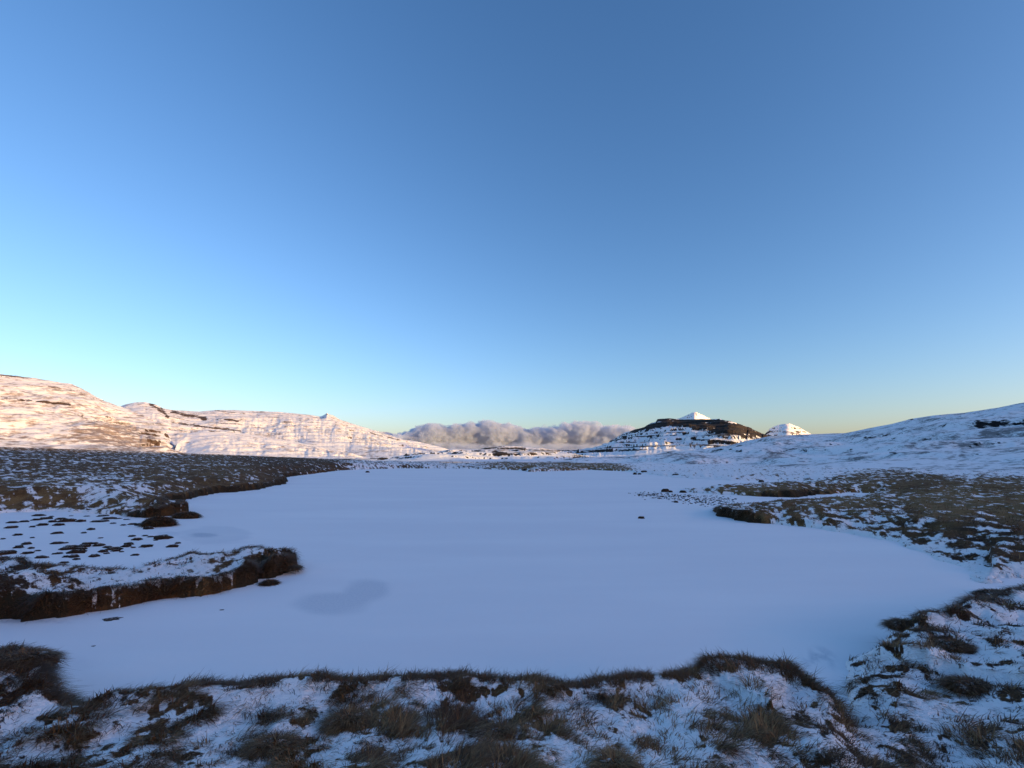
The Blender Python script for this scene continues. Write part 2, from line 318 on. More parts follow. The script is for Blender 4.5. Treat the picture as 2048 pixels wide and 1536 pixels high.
# ------------------------------------------------------------------ hills
def hill(name, label, sky_pts, material, zf=0., back=.35, nr=160, step=.11, power=1.2, rough=.02, strata=None, rocks=(), browns=(), rock_bias=0., brown_bias=0., slope_rock=(.5, .9), seed=0, extra=None, skyrough=.0, gully=0., bands=None, kind='structure', streak=0.):
    """sky_pts: (px, py, ridge distance, foot distance) or ('a', az deg, elevation deg, ridge, foot)"""
    q = []
    for p in sky_pts:
        if p[0] == 'a': q.append((R_(p[1]), math.tan(R_(p[2])), p[3], p[4]))
        else:
            a, e = azel(p[0], p[1]); q.append((a, e, p[2], p[3]))
    q = np.array(q)
    a0, a1 = q[0, 0], q[-1, 0]; na = int(math.degrees(a1 - a0) / step) + 2
    az = np.linspace(a0, a1, na)
    if a1 > R_(57): az = np.concatenate([np.arange(a0, R_(57), R_(step)), np.arange(R_(57), a1, R_(1.0))]); na = len(az)
    el = np.interp(az, q[:, 0], q[:, 1]); Rg = np.interp(az, q[:, 0], q[:, 2]); R0 = np.interp(az, q[:, 0], q[:, 3])
    k = max(1, int(.35 / step))
    sm = lambda v, m=1: np.convolve(np.pad(v, k * m, 'edge'), np.ones(2 * k * m + 1) / (2 * k * m + 1), 'valid')
    Rg = sm(Rg, 3); R0 = sm(R0, 3)
    t = np.concatenate([np.linspace(0, 1, nr), 1 + np.linspace(.02, 1, 14) ** 1.5])
    T, _ = np.meshgrid(t, az, indexing='ij'); els = sm(el, 6); wt = sst(.72, 1, T)
    RRr = np.where(T <= 1, R0 + (Rg - R0) * T, Rg + (T - 1) * Rg * back)
    AZ = np.broadcast_to(az, T.shape)
    X = RRr * np.sin(AZ); Y = RRr * np.cos(AZ); zr = EYE + Rg * (els * (1 - wt) + el * wt); Hh = zr - zf
    g = np.where(T <= 1, np.clip(T, 0, 1) ** power, np.clip(1 - np.clip(T - 1, 0, None) ** 1.3 * 1.1, -.2, 1))
    Zz = zf + Hh * g
    L = np.median(Rg - R0); env = np.clip(4 * T * (1 - T), 0, 1) * (T <= 1)
    Zz = Zz + env * L * rough * fbm(X / L * 5, Y / L * 5, 6, seed, .5)
    Zz = Zz + skyrough * fbm(X / L * 30, Y / L * 30, 4, seed + 5, .6) * sst(.75, 1, T) * np.median(Hh)
    if gully: 
        u = AZ * Rg / L
        Zz = Zz - env * L * gully * np.clip(fbm(u * 14, T * 1.1, 4, seed + 9, .6), -.1, 1)
    if strata:
        Sh, amt, dx, dy = strata
        zz = Zz + X * dx + Y * dy + Sh * .6 * fbm(X / L * 3, Y / L * 3, 3, seed + 1)
        fr = zz / Sh; fl = np.floor(fr); f = fr - fl
        hard = .35 + .65 * perlin(fl * .73 + .3, X / L * 2.0, seed + 3).clip(-.5, .5) + .3
        st = (fl + sst(.62, .95, f)) * Sh
        Zz = Zz + (st - zz) * amt * np.clip(hard, 0, 1) * np.clip(4 * T, 0, 1) * sst(1.02, .96, T)
    dZr = np.gradient(Zz, axis=0) / np.maximum(np.gradient(RRr, axis=0), 1e-3)
    dZa = np.gradient(Zz, axis=1) / np.maximum(np.gradient(AZ, axis=1) * RRr, 1e-3)
    slope = np.hypot(dZr, dZa)
    rock = sst(slope_rock[0], slope_rock[1], slope) + rock_bias
    brown = np.zeros_like(rock) + brown_bias + streak * (fbm(X / L * 12, Y / L * 12, 4, seed + 20, .6) * .6 + fbm(X / L * 55, Y / L * 55, 3, seed + 21, .6) * .6)
    if bands:
        bn = fbm(AZ * np.median(Rg) / L * bands[2] + seed, Zz / bands[0] + .4 * fbm(X / L * 3, Y / L * 3, 2, seed + 31), 3, seed + 30, .6)
        rock = rock + bands[1] * sst(-.02, .32, bn)
    PX, PY = to_px(X, Y, Zz)
    wob = fbm(X / L * 16, Y / L * 16, 3, seed + 8) * .7 + fbm(X / L * 70, Y / L * 70, 3, seed + 9) * .9
    def seg(x0, y0, x1, y1, wd, v):
        v = v * .8; wd = wd * .8
        dx, dy = x1 - x0, y1 - y0; tt = np.clip(((PX - x0) * dx + (PY - y0) * dy) / (dx * dx + dy * dy), 0, 1)
        d = np.hypot(PX - x0 - tt * dx, PY - y0 - tt * dy) / wd; return v * sst(1.6, .2, d + wob)
    for s_ in rocks: rock = np.maximum(rock, seg(*s_) * (T < 1.05))
    for s_ in browns: brown = np.maximum(brown, seg(*s_))
    if extra: extra(locals())
    me = mesh_np(name, np.stack([X, Y, Zz], -1).reshape(-1, 3), grid_quads(len(t), na)[:, ::-1], attrs={'rock': rock, 'brown': brown})
    return tag(link(name, me, material), label, kind=kind)

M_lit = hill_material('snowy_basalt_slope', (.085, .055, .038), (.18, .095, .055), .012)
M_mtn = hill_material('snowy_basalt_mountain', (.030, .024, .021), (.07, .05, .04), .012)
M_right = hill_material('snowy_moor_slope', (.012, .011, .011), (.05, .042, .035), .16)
M_mid = hill_material('snowy_low_hill', (.045, .03, .02), (.085, .055, .03), .03)

hill('hill', 'sunlit snowy hill with brown rock bands, highest at the far left',
     [(-700,700,1900,1000),(-300,715,1850,980),(-100,738,1800,950),(0,748,1750,950),(40,752,1730,950),(90,760,1700,950),(145,768,1680,940),(175,783,1650,930),(205,800,1620,930),(240,813,1580,920),(290,832,1500,900),(330,862,1300,880),(352,895,1300,900),(372,925,1250,950)],
     M_lit, nr=150, step=.065, power=1.05, rough=.035, strata=(11, .25, -.03, .02), seed=100, bands=(9, .30, 1.6), slope_rock=(1.3, 2.2), brown_bias=.40, streak=.55, gully=.004, skyrough=.01,
     rocks=[(35,799,140,809,3.5,1.),(0,795,35,797,2,.7),(40,812,85,814,3,.7),(0,751,60,755,2.5,.8),(95,773,185,786,2.2,.7),(150,828,165,832,3,.7)],
     browns=[(160,872,300,888,30,1.0),(195,848,270,862,18,.9),(290,880,345,897,14,.9),(10,840,160,850,5,.4),(0,870,60,868,6,.4)])
hill('plateau', 'long sunlit snowy plateau with rock bands and a small knob on top',
     [(225,822,2900,1500),(240,813,2900,1500),(252,808,2880,1500),(268,805,2850,1500),(290,804,2850,1500),(310,808,2830,1500),(325,816,2800,1480),(345,820,2800,1480),(400,823,2800,1450),(430,820,2800,1450),(470,820,2800,1450),(560,824,2750,1430),(615,829,2700,1400),(640,833,2700,1400),(646,831,2700,1400),(651,828,2700,1400),(654,826,2700,1400),(657,828,2700,1400),(664,830,2700,1400),(670,833,2700,1400),(680,839,2700,1400),(700,846,2650,1380),(740,858,2600,1350),(780,870,2550,1300),(820,884,2450,1250),(850,893,2400,1200),(895,905,2300,1150),(930,915,2200,1100)],
     M_lit, nr=160, step=.06, power=.95, rough=.02, strata=(19, .3, -.02, .0), seed=140, bands=(13, .36, 1.6), slope_rock=(.8, 1.5), brown_bias=.30, streak=.5, gully=.006, skyrough=.006,
     rocks=[(300,808,325,822,4,1.),(322,818,336,834,4,.9),(345,824,410,838,5,.95),(345,845,480,862,3,.8),(430,821,490,827,2.5,.7),(450,838,475,842,3,.7),(600,842,640,846,2.2,.6),(652,828,655,829,2,1.),(400,845,640,855,2.2,.55),(740,866,800,880,2.5,.7)],
     browns=[(560,858,700,870,5,.4),(440,870,700,880,5,.4),(640,905,740,910,12,.55),(480,900,600,908,8,.4)])
hill('knoll', 'rounded snowy knoll with pale streaks in front of the sunlit plateau',
     [(335,925,1000,820),(345,905,1120,840),(352,888,1180,860),(370,874,1250,880),(400,865,1300,880),(430,863,1330,880),(470,865,1360,880),(520,872,1380,880),(580,882,1400,880),(640,893,1400,880),(700,905,1350,880),(740,918,1250,880)],
     M_lit, nr=90, step=.07, power=1., rough=.02, strata=(9, .4, -.05, 0), seed=170, slope_rock=(1.8, 2.6), streak=.45, brown_bias=.22, gully=.01,
     browns=[(560,890,700,908,8,.5),(450,885,600,900,6,.4)])
hill('far_ridge', 'thin sunlit snow ridge low on the horizon beside the cloud bank',
     [(700,915,4300,3200),(740,890,4300,3200),(770,878,4300,3200),(800,879,4300,3200),(830,882,4300,3200),(860,889,4200,3200),(885,895,4200,3200),(905,901,4200,3200),(940,915,4200,3200)],
     M_lit, nr=60, step=.08, power=1., rough=.02, strata=(20, .6, 0, 0), seed=200, slope_rock=(.6, 1.1), streak=.2)
hill('distant_hills', 'faint distant blue hills low on the horizon between the plateau and the mountain',
     [(730,915,9000,7500),(752,863,9000,7500),(775,864,9000,7500),(800,872,9000,7500),(850,893,9000,7500),(1000,900,9000,7500),(1090,897,9000,7500),(1120,895,9000,7500),(1160,895,9000,7500),(1200,900,9000,7500),(1240,915,9000,7500)],
     M_mtn, nr=30, step=.12, power=1., rough=.02, seed=220, brown_bias=.4)
hill('low_hill', 'low snowy hill with a brown rocky top behind the far shore',
     [(700,925,420,230),(760,917,450,240),(800,912,480,250),(840,907,500,250),(880,902,520,250),(905,898,530,255),(930,899,540,255),(960,898,560,255),(985,894,580,260),(1010,892,600,260),(1045,893,600,260),(1080,896,600,260),(1110,899,600,260),(1140,907,590,260),(1160,912,560,260),(1200,917,520,260),(1300,922,480,260)],
     M_mid, nr=90, step=.08, power=1.1, rough=.025, strata=(3.5, .6, .0, 0), seed=240, slope_rock=(.25, .6), brown_bias=.1, streak=.5, skyrough=.05,
     rocks=[(970,897,1050,896,3,1.),(880,902,930,901,2,.7),(985,903,1040,910,3,.9),(1060,899,1120,902,2,.6)],
     browns=[(960,898,1110,902,6,.7),(1020,905,1100,908,4,.6),(760,925,1100,925,4,.6)])
hill('mountain', 'layered basalt mountain with dark cliff band above banded snow slopes',
     [(1050,925,3300,1500),(1100,912,3300,1500),(1150,900,3300,1550),(1190,895,3250,1600),(1215,887,3200,1650),(1235,873,3150,1700),(1250,865,3100,1700),(1288,854,3050,1700),(1300,847,3000,1700),(1312,843,2980,1700),(1315,838,2960,1700),(1335,836,2900,1680),(1345,837,2900,1680),(1360,839,2850,1650),(1400,838,2750,1600),(1440,838,2600,1550),(1460,842,2480,1480),(1475,846,2450,1450),(1500,855,2700,1500),(1520,865,2950,1600),(1540,872,3150,1750),(1570,880,3300,1900),(1620,900,3400,2000)],
     M_mtn, nr=180, step=.055, power=1.0, rough=.035, strata=(22, .7, .0, 0), seed=260, bands=(11, .62, 1.6), slope_rock=(.95, 1.6), streak=.4, brown_bias=.12, skyrough=.02, gully=.012,
     rocks=[(1312,840,1350,840,4,1.7),(1350,842,1445,842,5,1.7),(1445,845,1475,850,5,1.7),(1268,859,1345,845,8,1.7),(1290,854,1345,850,4,1.2),(1335,845,1410,849,9,1.7),(1400,850,1480,855,13,1.7),(1425,858,1500,862,12,1.7),(1475,858,1540,873,9,1.7),(1240,871,1290,856,2,.7),
            (1290,868,1340,866,1.6,.7),(1380,880,1440,880,2.2,.8),(1300,876,1330,878,2,.7),(1410,870,1450,870,2,.7)],
     browns=[(1280,890,1300,905,6,.3)])
hill('peak', 'small white pyramid peak behind the dark cliff band',
     [(1330,848,4600,3900),(1353,839,4550,3850),(1370,832,4350,3650),(1382,827,4150,3450),(1388,824.5,4120,3420),(1394,824.5,4100,3400),(1401,828,4200,3500),(1411,833,4450,3700),(1423,839,4700,3900),(1450,848,4800,4000)],
     M_mtn, nr=60, step=.05, power=1.1, rough=.035, strata=(25, .25, 0, 0), seed=280, bands=(25, .15, 2.), slope_rock=(.9, 1.5), skyrough=.03, brown_bias=.05, streak=.3, zf=-10)
hill('dome', 'small rounded white dome beyond the shoulder of the snowy slope, right half sunlit',
     [(1515,885,4500,3700),(1530,868,4400,3600),(1540,857,4200,3400),(1552,851,4000,3200),(1563,848,3850,3050),(1580,847,3900,3050),(1600,855,4100,3150),(1622,868,4300,3300),(1640,885,4500,3500)],
     M_mtn, nr=90, step=.05, power=.95, rough=.02, strata=(28, .6, 0, 0), seed=300, bands=(22, .25, 2.), slope_rock=(.7, 1.2), skyrough=.02, brown_bias=.1, streak=.3, zf=-10,
     rocks=[(1562,863,1600,868,3,.7)], browns=[(1535,862,1560,862,6,.5)])
hill('unseen_peak', 'unseen snowy peak added beyond the right hand slope to cast a shadow on the plateau foot',
     [('a',74,4,2600,1700),('a',82,8.6,2600,1500),('a',86,10.6,2600,1500),('a',88.7,11.6,2600,1500),('a',91,10.6,2600,1500),('a',96,8.4,2600,1500),('a',104,4,2600,1700)],
     M_mtn, nr=60, step=.25, power=1.1, rough=.02, seed=340)  # out of view, added and shaped for the shadow it throws on the plateau
hill('shaded_slope', 'long shaded snow slope rising to the right with dark rock outcrops',
     [(1010,930,300,190),(1080,923,310,180),(1150,916,330,160),(1250,911,350,130),(1350,904,370,110),(1450,892,390,95),(1500,880,400,90),(1540,872,400,85),(1620,868,400,80),(1690,866,395,75),(1720,860,390,72),(1780,848,385,70),(1820,838,380,68),(1870,830,375,66),(1930,825,370,64),(1990,815,365,62),(2048,805,360,60),
      ('a',53,5.6,350,58),('a',60,7.0,340,60),('a',72,9,340,60),('a',90,10.2,340,70),('a',115,10.5,340,80),('a',140,9.5,340,80),('a',160,7,340,90),('a',185,6,340,100),('a',205,2,320,110),('a',220,0,300,120)],
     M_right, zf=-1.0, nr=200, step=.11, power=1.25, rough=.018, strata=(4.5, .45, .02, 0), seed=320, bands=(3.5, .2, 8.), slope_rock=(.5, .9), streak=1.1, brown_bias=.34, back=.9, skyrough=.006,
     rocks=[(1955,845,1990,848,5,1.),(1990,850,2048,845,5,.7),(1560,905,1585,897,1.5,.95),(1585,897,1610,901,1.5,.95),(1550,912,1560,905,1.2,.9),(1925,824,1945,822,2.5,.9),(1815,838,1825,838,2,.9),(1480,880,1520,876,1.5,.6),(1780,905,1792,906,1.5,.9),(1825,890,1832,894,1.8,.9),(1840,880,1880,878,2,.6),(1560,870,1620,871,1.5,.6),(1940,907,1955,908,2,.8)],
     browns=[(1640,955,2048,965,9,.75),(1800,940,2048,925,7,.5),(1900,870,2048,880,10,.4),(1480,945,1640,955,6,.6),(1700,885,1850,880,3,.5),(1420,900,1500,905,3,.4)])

# ------------------------------------------------------------------ cloud bank
def cloud(name, label, dist, top, bottom, depth, seed, density, rmin, rmax, flat=.6):
    r2 = np.random.default_rng(seed); t = np.array([azel(*p) for p in top]); b = np.array([azel(*p) for p in bottom])
    cen = []; a = t[0, 0]
    while a < t[-1, 0]:
        zt = EYE + dist * np.interp(a, t[:, 0], t[:, 1]); zb = EYE + dist * np.interp(a, b[:, 0], b[:, 1])
        for k in range(9):
            rr = rmin + (rmax - rmin) * r2.uniform(0, 1) ** 2; rr = min(rr, max(30, (zt - zb) * .55))
            dd = dist + r2.uniform(-.5, .5) * depth
            z = zt - rr * r2.uniform(.9, 1.5) if k < 5 else r2.uniform(zb + rr * flat, max(zt - rr, zb + rr * flat + 1))
            aa = a + r2.uniform(-.012, .012); cen.append((dd * math.sin(aa), dd * math.cos(aa), z, rr))
        a += rmin * .55 / dist
    import bmesh
    bm = bmesh.new(); bmesh.ops.create_icosphere(bm, subdivisions=2, radius=1); sv = np.array([v.co[:] for v in bm.verts]); sf = np.array([[v.index for v in f.verts] for f in bm.faces]); bm.free()
    V = []; F = []
    for i, (x, y, z, rr) in enumerate(cen): V.append(sv * rr * (1, 1, .9) + (x, y, z)); F.append(sf + i * len(sv))
    me = mesh_np(name, np.concatenate(V), tris=np.concatenate(F))
    o = link(name, me); rm = o.modifiers.new('r', 'REMESH'); rm.mode = 'VOXEL'; rm.voxel_size = 36; rm.use_smooth_shade = True
    dg = bpy.context.evaluated_depsgraph_get(); m2 = bpy.data.meshes.new_from_object(o.evaluated_get(dg)); o.modifiers.clear(); o.data = m2
    n_ = len(m2.vertices); c = np.empty(n_ * 3, np.float32); m2.vertices.foreach_get('co', c); c = c.reshape(-1, 3)
    nn = np.empty(n_ * 3, np.float32); m2.vertices.foreach_get('normal', nn); nn = nn.reshape(-1, 3)
    d = fbm(c[:, 0] / 130 + c[:, 1] / 200, c[:, 2] / 110 - c[:, 1] / 260, 5, seed, .7) * 85
    c = c + nn * d[:, None]; m2.vertices.foreach_set('co', c.ravel()); m2.update()
    m = bpy.data.materials.new(name); m.use_nodes = True; nt = m.node_tree; nt.nodes.clear()
    out = nt.nodes.new('ShaderNodeOutputMaterial'); v = nt.nodes.new('ShaderNodeVolumePrincipled'); nt.links.new(v.outputs[0], out.inputs['Volume'])
    v.inputs['Color'].default_value = (.78, .87, 1.0, 1); v.inputs['Anisotropy'].default_value = .2  # white cloud tinted blue grey, its shade put into the colour
    n = N(nt); q = n.noise(n.scale(n.pos(), (1., 1., 1.4)), .007, 5, .6)
    nt.links.new(n.ss(q, .36, .58, density * .15, density * 1.9), v.inputs['Density'])
    m2.materials.clear(); m2.materials.append(m)
    return tag(o, label, kind='structure')
cloud('cloud_bank', 'low bank of grey pink cumulus cloud over the horizon', 9000,
      [(790,880),(800,868),(825,862),(845,852),(865,845),(880,852),(900,856),(930,848),(955,843),(975,843),(995,847),(1025,848),(1042,860),(1060,857),(1090,855),(1115,856),(1140,847),(1165,845),(1190,849),(1215,851),(1260,853),(1290,862),(1330,880)],
      [(790,890),(1290,896)], 1500, 5, .008, 70, 260)

cloud('stratus', 'thin pale layer of cloud lying under the cloud bank on the horizon', 7600,
      [(770,886),(850,884),(1000,886),(1100,885),(1290,888),(1340,892)], [(770,912),(1340,912)], 600, 9, .0012, 50, 110)

# ------------------------------------------------------------------ blades of grass
def blades(n, r0, r1, seed, width, seg, Lr, az=(-54, 54), edge_boost=True, keep_snow=.38):
    g = np.random.default_rng(seed); N0 = n * 5
    r = np.exp(g.uniform(math.log(r0), math.log(r1), N0)); a = g.uniform(R_(az[0]), R_(az[1]), N0)
    x = r * np.sin(a); y = r * np.cos(a)
    z, mk, tn, pt, sd, ed = ground_z(x, y, True)
    tip = fbm(x / .22, y / .22, 2, 91)                  # little clumps
    p = np.clip((mk - .36) * 3, 0, 1) * np.clip(.55 + tip * 1.8, .05, 1) + keep_snow * np.clip(.5 + tip * 2, .1, 1)
    p = np.where(sd < .01, 0, p)
    ok = np.where(g.uniform(0, 1, N0) < p)[0][:n]
    return x[ok], y[ok], z[ok], mk[ok], tn[ok], sd[ok], ed[ok], r[ok], g
def blade_mesh(name, x, y, z, L, ux, uy, up, bend, w0, seg, tint, g):
    n = len(x); s = np.linspace(0, 1, seg + 1); sx, sy = -uy, ux
    j = g.uniform(-1, 1, n) * .6; sx, sy = sx * np.cos(j) - sy * np.sin(j), sx * np.sin(j) + sy * np.cos(j)
    V = np.empty((n, 2 * seg + 1, 3), np.float32)
    for i in range(seg + 1):
        t = s[i]; h = L * (np.sqrt(1 - up ** 2) * t + bend * t * t * .8); v = L * (up * t - bend * t * t * .75)
        cx, cy, cz = x + ux * h, y + uy * h, z - .01 + v
        if i < seg:
            wd = w0 * (1 - .6 * t) * .5; V[:, 2 * i] = np.stack([cx - sx * wd, cy - sy * wd, cz], -1); V[:, 2 * i + 1] = np.stack([cx + sx * wd, cy + sy * wd, cz], -1)
        else: V[:, 2 * i] = np.stack([cx, cy, cz], -1)
    b = (np.arange(n) * (2 * seg + 1))[:, None]
    q = np.concatenate([b + np.array([2 * i, 2 * i + 1, 2 * i + 3, 2 * i + 2]) for i in range(seg - 1)]) if seg > 1 else None
    t_ = b + np.array([2 * seg - 2, 2 * seg - 1, 2 * seg])
    return mesh_np(name, V.reshape(-1, 3), q, t_, attrs={'tint': np.repeat(tint, 2 * seg + 1)})
def grass_zone(n, r0, r1, seed, w0, seg, L0, L1, label, flat=0, keep=.25):
    x, y, z, mk, tn, sd, ed, r, g = blades(n, r0, r1, seed, w0, seg, None, keep_snow=keep)
    n = len(x)
    th = fbm(x / 1.6, y / 1.6, 2, 95) * 3.0 - .5 + fbm(x / .25, y / .25, 2, 96) * 2.5 + g.normal(0, .55, n)
    ux, uy = np.cos(th), np.sin(th)
    L = g.uniform(L0, L1, n) * (.55 + .6 * mk) * np.clip(1 + fbm(x / .4, y / .4, 2, 97) * 1.2, .5, 1.7)
    up = np.clip(g.normal(.58, .25, n) + (mk - .5) * .35, .05, .97); up = up * (1 - .6 * flat); z = z + .012 * flat; mk = np.maximum(mk, .8 * flat); bend = np.clip(g.normal(.45, .2, n), .05, .9)
    e = (ed > .5) & (sd < .25); L = np.where(e, L * .9, L); 
    tint = np.clip(tn * .9 + .1 + g.normal(0, .33, n) + fbm(x / .5, y / .5, 2, 98) * .5 - .05, 0, 1)
    me = blade_mesh('grass', x, y, z, L, ux, uy, up, bend, w0 * np.clip(r / r0, 1, 3) ** .6 * g.uniform(.6, 1.3, n), seg, tint, g)
    return tag(link('grass', me, MB_), label, 'grass', kind='stuff')
grass_zone(190000, 1.9, 7.5, 1, .0034, 2, .04, .10, 'matted brown dead grass poking through the foreground snow')
grass_zone(110000, 1.9, 7.5, 4, .0030, 2, .07, .16, 'single dead grass stalks bent over the foreground snow', flat=.4, keep=1.2)
grass_zone(70000, 7.5, 24, 2, .008, 2, .05, .12, 'brown dead grass on the banks around the near end of the lake')
grass_zone(30000, 24, 130, 3, .025, 2, .05, .11, 'dead grass of the far moor and the flats beyond the lake')

def fringe(n, r0, r1, seed, w0, L0, L1, label):
    g = np.random.default_rng(seed); P_ = []
    A = PTS; B = np.roll(PTS, -1, 0); ln = np.hypot(*(B - A)[:, :2].T); mid = (A + B)[:, :2] / 2; rm = np.hypot(*mid.T)
    wgt = np.where((A[:, 2] > .22) & (A[:, 3] < .36) & (rm > r0) & (rm < r1) & (mid[:, 1] > 1), ln / rm ** 1.3, 0); wgt /= wgt.sum()
    k = g.choice(len(A), n, p=wgt); t = g.uniform(0, 1, n); x = A[k, 0] + t * (B[k, 0] - A[k, 0]); y = A[k, 1] + t * (B[k, 1] - A[k, 1])
    nx = (B[k, 1] - A[k, 1]) / ln[k]; ny = -(B[k, 0] - A[k, 0]) / ln[k]
    ts, _, _ = shore(x + nx * .05, y + ny * .05); s_ = np.sign(ts); nx *= s_; ny *= s_         # points inland
    off = g.uniform(-.02, .32, n); x = x + nx * off; y = y + ny * off
    z, mk, tn, pt, sd, ed = ground_z(x, y, True); ok = (sd > .015) & (z > .02) & (fbm(x / .35, y / .35, 3, 92) > -.22)
    x, y, z, tn, nx, ny = (q[ok] for q in (x, y, z, tn, nx, ny)); n = len(x); a = np.arctan2(-ny, -nx) + g.normal(0, .7, n)
    up = np.clip(g.normal(.3, .3, n), -.2, .9); r = np.hypot(x, y)
    me = blade_mesh('grass', x, y, z + .01, g.uniform(L0, L1, n), np.cos(a), np.sin(a), up, np.clip(g.normal(.7, .25, n), .2, 1.3), w0 * np.clip(r / r0, 1, 3) ** .7 * g.uniform(.6, 1.3, n), 2, np.clip(tn * .5 + g.normal(.05, .18, n), 0, 1), g)
    tag(link('grass', me, MB_), label, 'grass', kind='stuff')
fringe(60000, 3.5, 7.2, 11, .0035, .05, .13, 'dead grass drooping over the edge of the near bank')
fringe(50000, 6.8, 30, 12, .006, .06, .15, 'dead grass drooping over the peat banks of the spit and the left shore')

# ------------------------------------------------------------------ tussocks, islets, clods, stones
def lump(seed, rx, ry, rz, u=16, v=9, nz=.25, under=.25):
    """closed uneven dome, its flat underside a little below z = 0"""
    th = np.linspace(0, 2 * np.pi, u, endpoint=False); ph = np.linspace(0, np.pi / 2 * 1.12, v)
    V = [(0, 0, rz)]
    for p in ph[1:]:
        for t in th:
            k = 1 + nz * float(fbm(np.array([math.cos(t) * 1.9 + seed * 3.1]), np.array([math.sin(t) * 1.9 + p]), 3, seed)[0])
            V.append((math.sin(p) ** .7 * math.cos(t) * rx * k, math.sin(p) ** .7 * math.sin(t) * ry * k, math.cos(p) * rz * (1 + .3 * (k - 1)) if p < np.pi / 2 else -under * rz))
    T = [(0, 1 + i, 1 + (i + 1) % u) for i in range(u)]; Q = []
    for j in range(v - 2):
        for i in range(u): a = 1 + j * u + i; b = 1 + j * u + (i + 1) % u; Q.append((a, a + u, b + u, b))
    V.append((0, 0, -under * rz)); c = len(V) - 1; base = 1 + (v - 2) * u
    T += [(c, base + (i + 1) % u, base + i) for i in range(u)]
    return np.array(V), np.array(Q), np.array(T)
def empty(name, loc, label, cat, group=None):
    o = bpy.data.objects.new(name, None); COL.objects.link(o); o.location = loc; o.empty_display_size = .1; return tag(o, label, cat, group)
def tussock(px, py, zt, rx, ry, h, nb, label, seed, L=(.14, .26), tint=.4, name='grass_tussock', group='grass tussocks', lean=None, sn=.3):
    x, y = at(px, py, zt); z = float(ground_z(np.array([x]), np.array([y]))[0]); z = min(max(z, 0), zt)
    g = np.random.default_rng(seed); root = empty(name, (x, y, z), label, 'tussock', group); h = h * .6; nb = int(nb * 1.4); lean = g.uniform(0, 6.3) if lean is None else lean
    V, Q, T = lump(seed, rx, ry, h); me = mesh_np('mound', V, Q, T, attrs={'mask': np.full(len(V), 1 - sn), 'tone': np.full(len(V), .15), 'peat': np.full(len(V), .4)}); link('mound', me, MG, root)
    u = np.sqrt(g.uniform(0, 1, nb)); t = g.uniform(0, 2 * np.pi, nb); bx = u * np.cos(t) * rx; by = u * np.sin(t) * ry
    bz = h * np.sqrt(np.clip(1 - u ** 2.6, 0, 1)) * .95
    th = np.where(g.uniform(0, 1, nb) < .5, t, lean) + g.normal(0, .8, nb)
    up = np.clip(g.normal(.7, .25, nb) - u * .4, .0, .95)
    me = blade_mesh('blades', bx, by, bz, g.uniform(*L, nb), np.cos(th), np.sin(th), up, np.clip(g.normal(.55, .2, nb) + u * .25, .1, 1.2), .0048 * max(1, math.hypot(x, y) / 4.5) * g.uniform(.6, 1.3, nb), 2, np.clip(g.normal(tint, .33, nb), 0, 1), g)
    link('blades', me, MB_, root); return root
TU = [ # px, py of the top, its height, rx, ry, mound height, blades, label, tint
 (1412,1306,.50,.13,.12,.10,1500,'tall brown tussock at the corner of the near bank, first of its row',.35),
 (1482,1310,.50,.16,.12,.09,1700,'shaggy brown tussock on the near bank, second from the corner above the ice',.4),
 (1545,1318,.48,.15,.12,.09,1500,'shaggy brown tussock on the near bank, third of the row, before it slopes down',.35),
 (1272,1318,.48,.11,.10,.06,900,'small dark tussock at the bank edge with bare snow on both sides',.25),
 (1205,1326,.47,.12,.09,.05,800,'thin spiky tuft of grass standing against the ice at the middle of the near bank',.4),
 (1803,1232,.42,.19,.17,.16,1800,'largest rounded tussock on the right hand bank, hanging over the ice',.3),
 (1990,1158,.25,.42,.25,.22,1500,'dark dome shaped tussock standing alone in the snow where the lake narrows',.15),
 (1870,1222,.42,.2,.14,.1,1200,'dark low tussock on the right bank, next to the largest one',.25),
 (1910,1270,.45,.20,.16,.13,1300,'reddish brown tussock in the snow behind the right bank edge',.35),
 (1935,1328,.45,.24,.15,.14,1600,'wide dark tussock combed sideways at the right frame side',.3),
 (50,1322,.45,.32,.2,.2,3000,'broad round tussock hanging over the ice at the left corner of the near bank',.35),
 (160,1352,.40,.22,.12,.1,1600,'brown tussock sloping down to the ice beside the broad corner tussock',.3),
 (370,1352,.44,.24,.1,.07,1500,'long low dark tussock along the near bank edge on the left',.3),
 (585,1338,.46,.22,.1,.06,1500,'spiky dark tussock line on the near bank, right of the long low one',.35),
 (700,1402,.55,.17,.15,.10,1800,'large round brown tussock in the foreground snow',.55),
 (545,1440,.6,.16,.13,.08,1500,'brown tussock combed flat in the left foreground',.5),
 (1000,1420,.6,.10,.08,.07,900,'small upright brown tussock surrounded by foreground snow',.5),
 (1230,1500,.6,.13,.1,.1,1300,'bright brown bushy tussock at the bottom edge of the frame',.7),
 (945,1325,.47,.06,.05,.04,350,'little upright tuft at the highest point of the near bank',.4),
 (577,1105,.38,.30,.24,.14,1800,'rounded dark brown tussock at the tip of the grassy spit',.35),
 (540,1143,.2,.18,.14,.18,900,'small dark tussock at the foot of the grassy spit tip',.15),
]
for i, a in enumerate(TU): tussock(a[0], a[1] + 4, a[2], a[3] * .82, a[4] * .8, a[5] * .65, a[6], a[7], 500 + i, tint=a[8], L=(.04, .08) if a[3] < .12 else (.05, .105))
def islet(px0, px1, py, h, label, seed):
    x0, y0 = at(px0, py); x1, y1 = at(px1, py); tussock((px0 + px1) / 2, py, 0., (x1 - x0) / 2, (x1 - x0) * .3, h, 1600, label, seed, L=(.07, .14), tint=.3, name='peat_islet', group='peat islets in the ice', sn=.0)
islet(286, 350, 1052, .5, 'dark peat islet in the ice, nearest of those off the left shore', 601)
islet(345, 398, 1036, .36, 'low dark peat islet in the ice, reaching furthest from the left shore', 602)

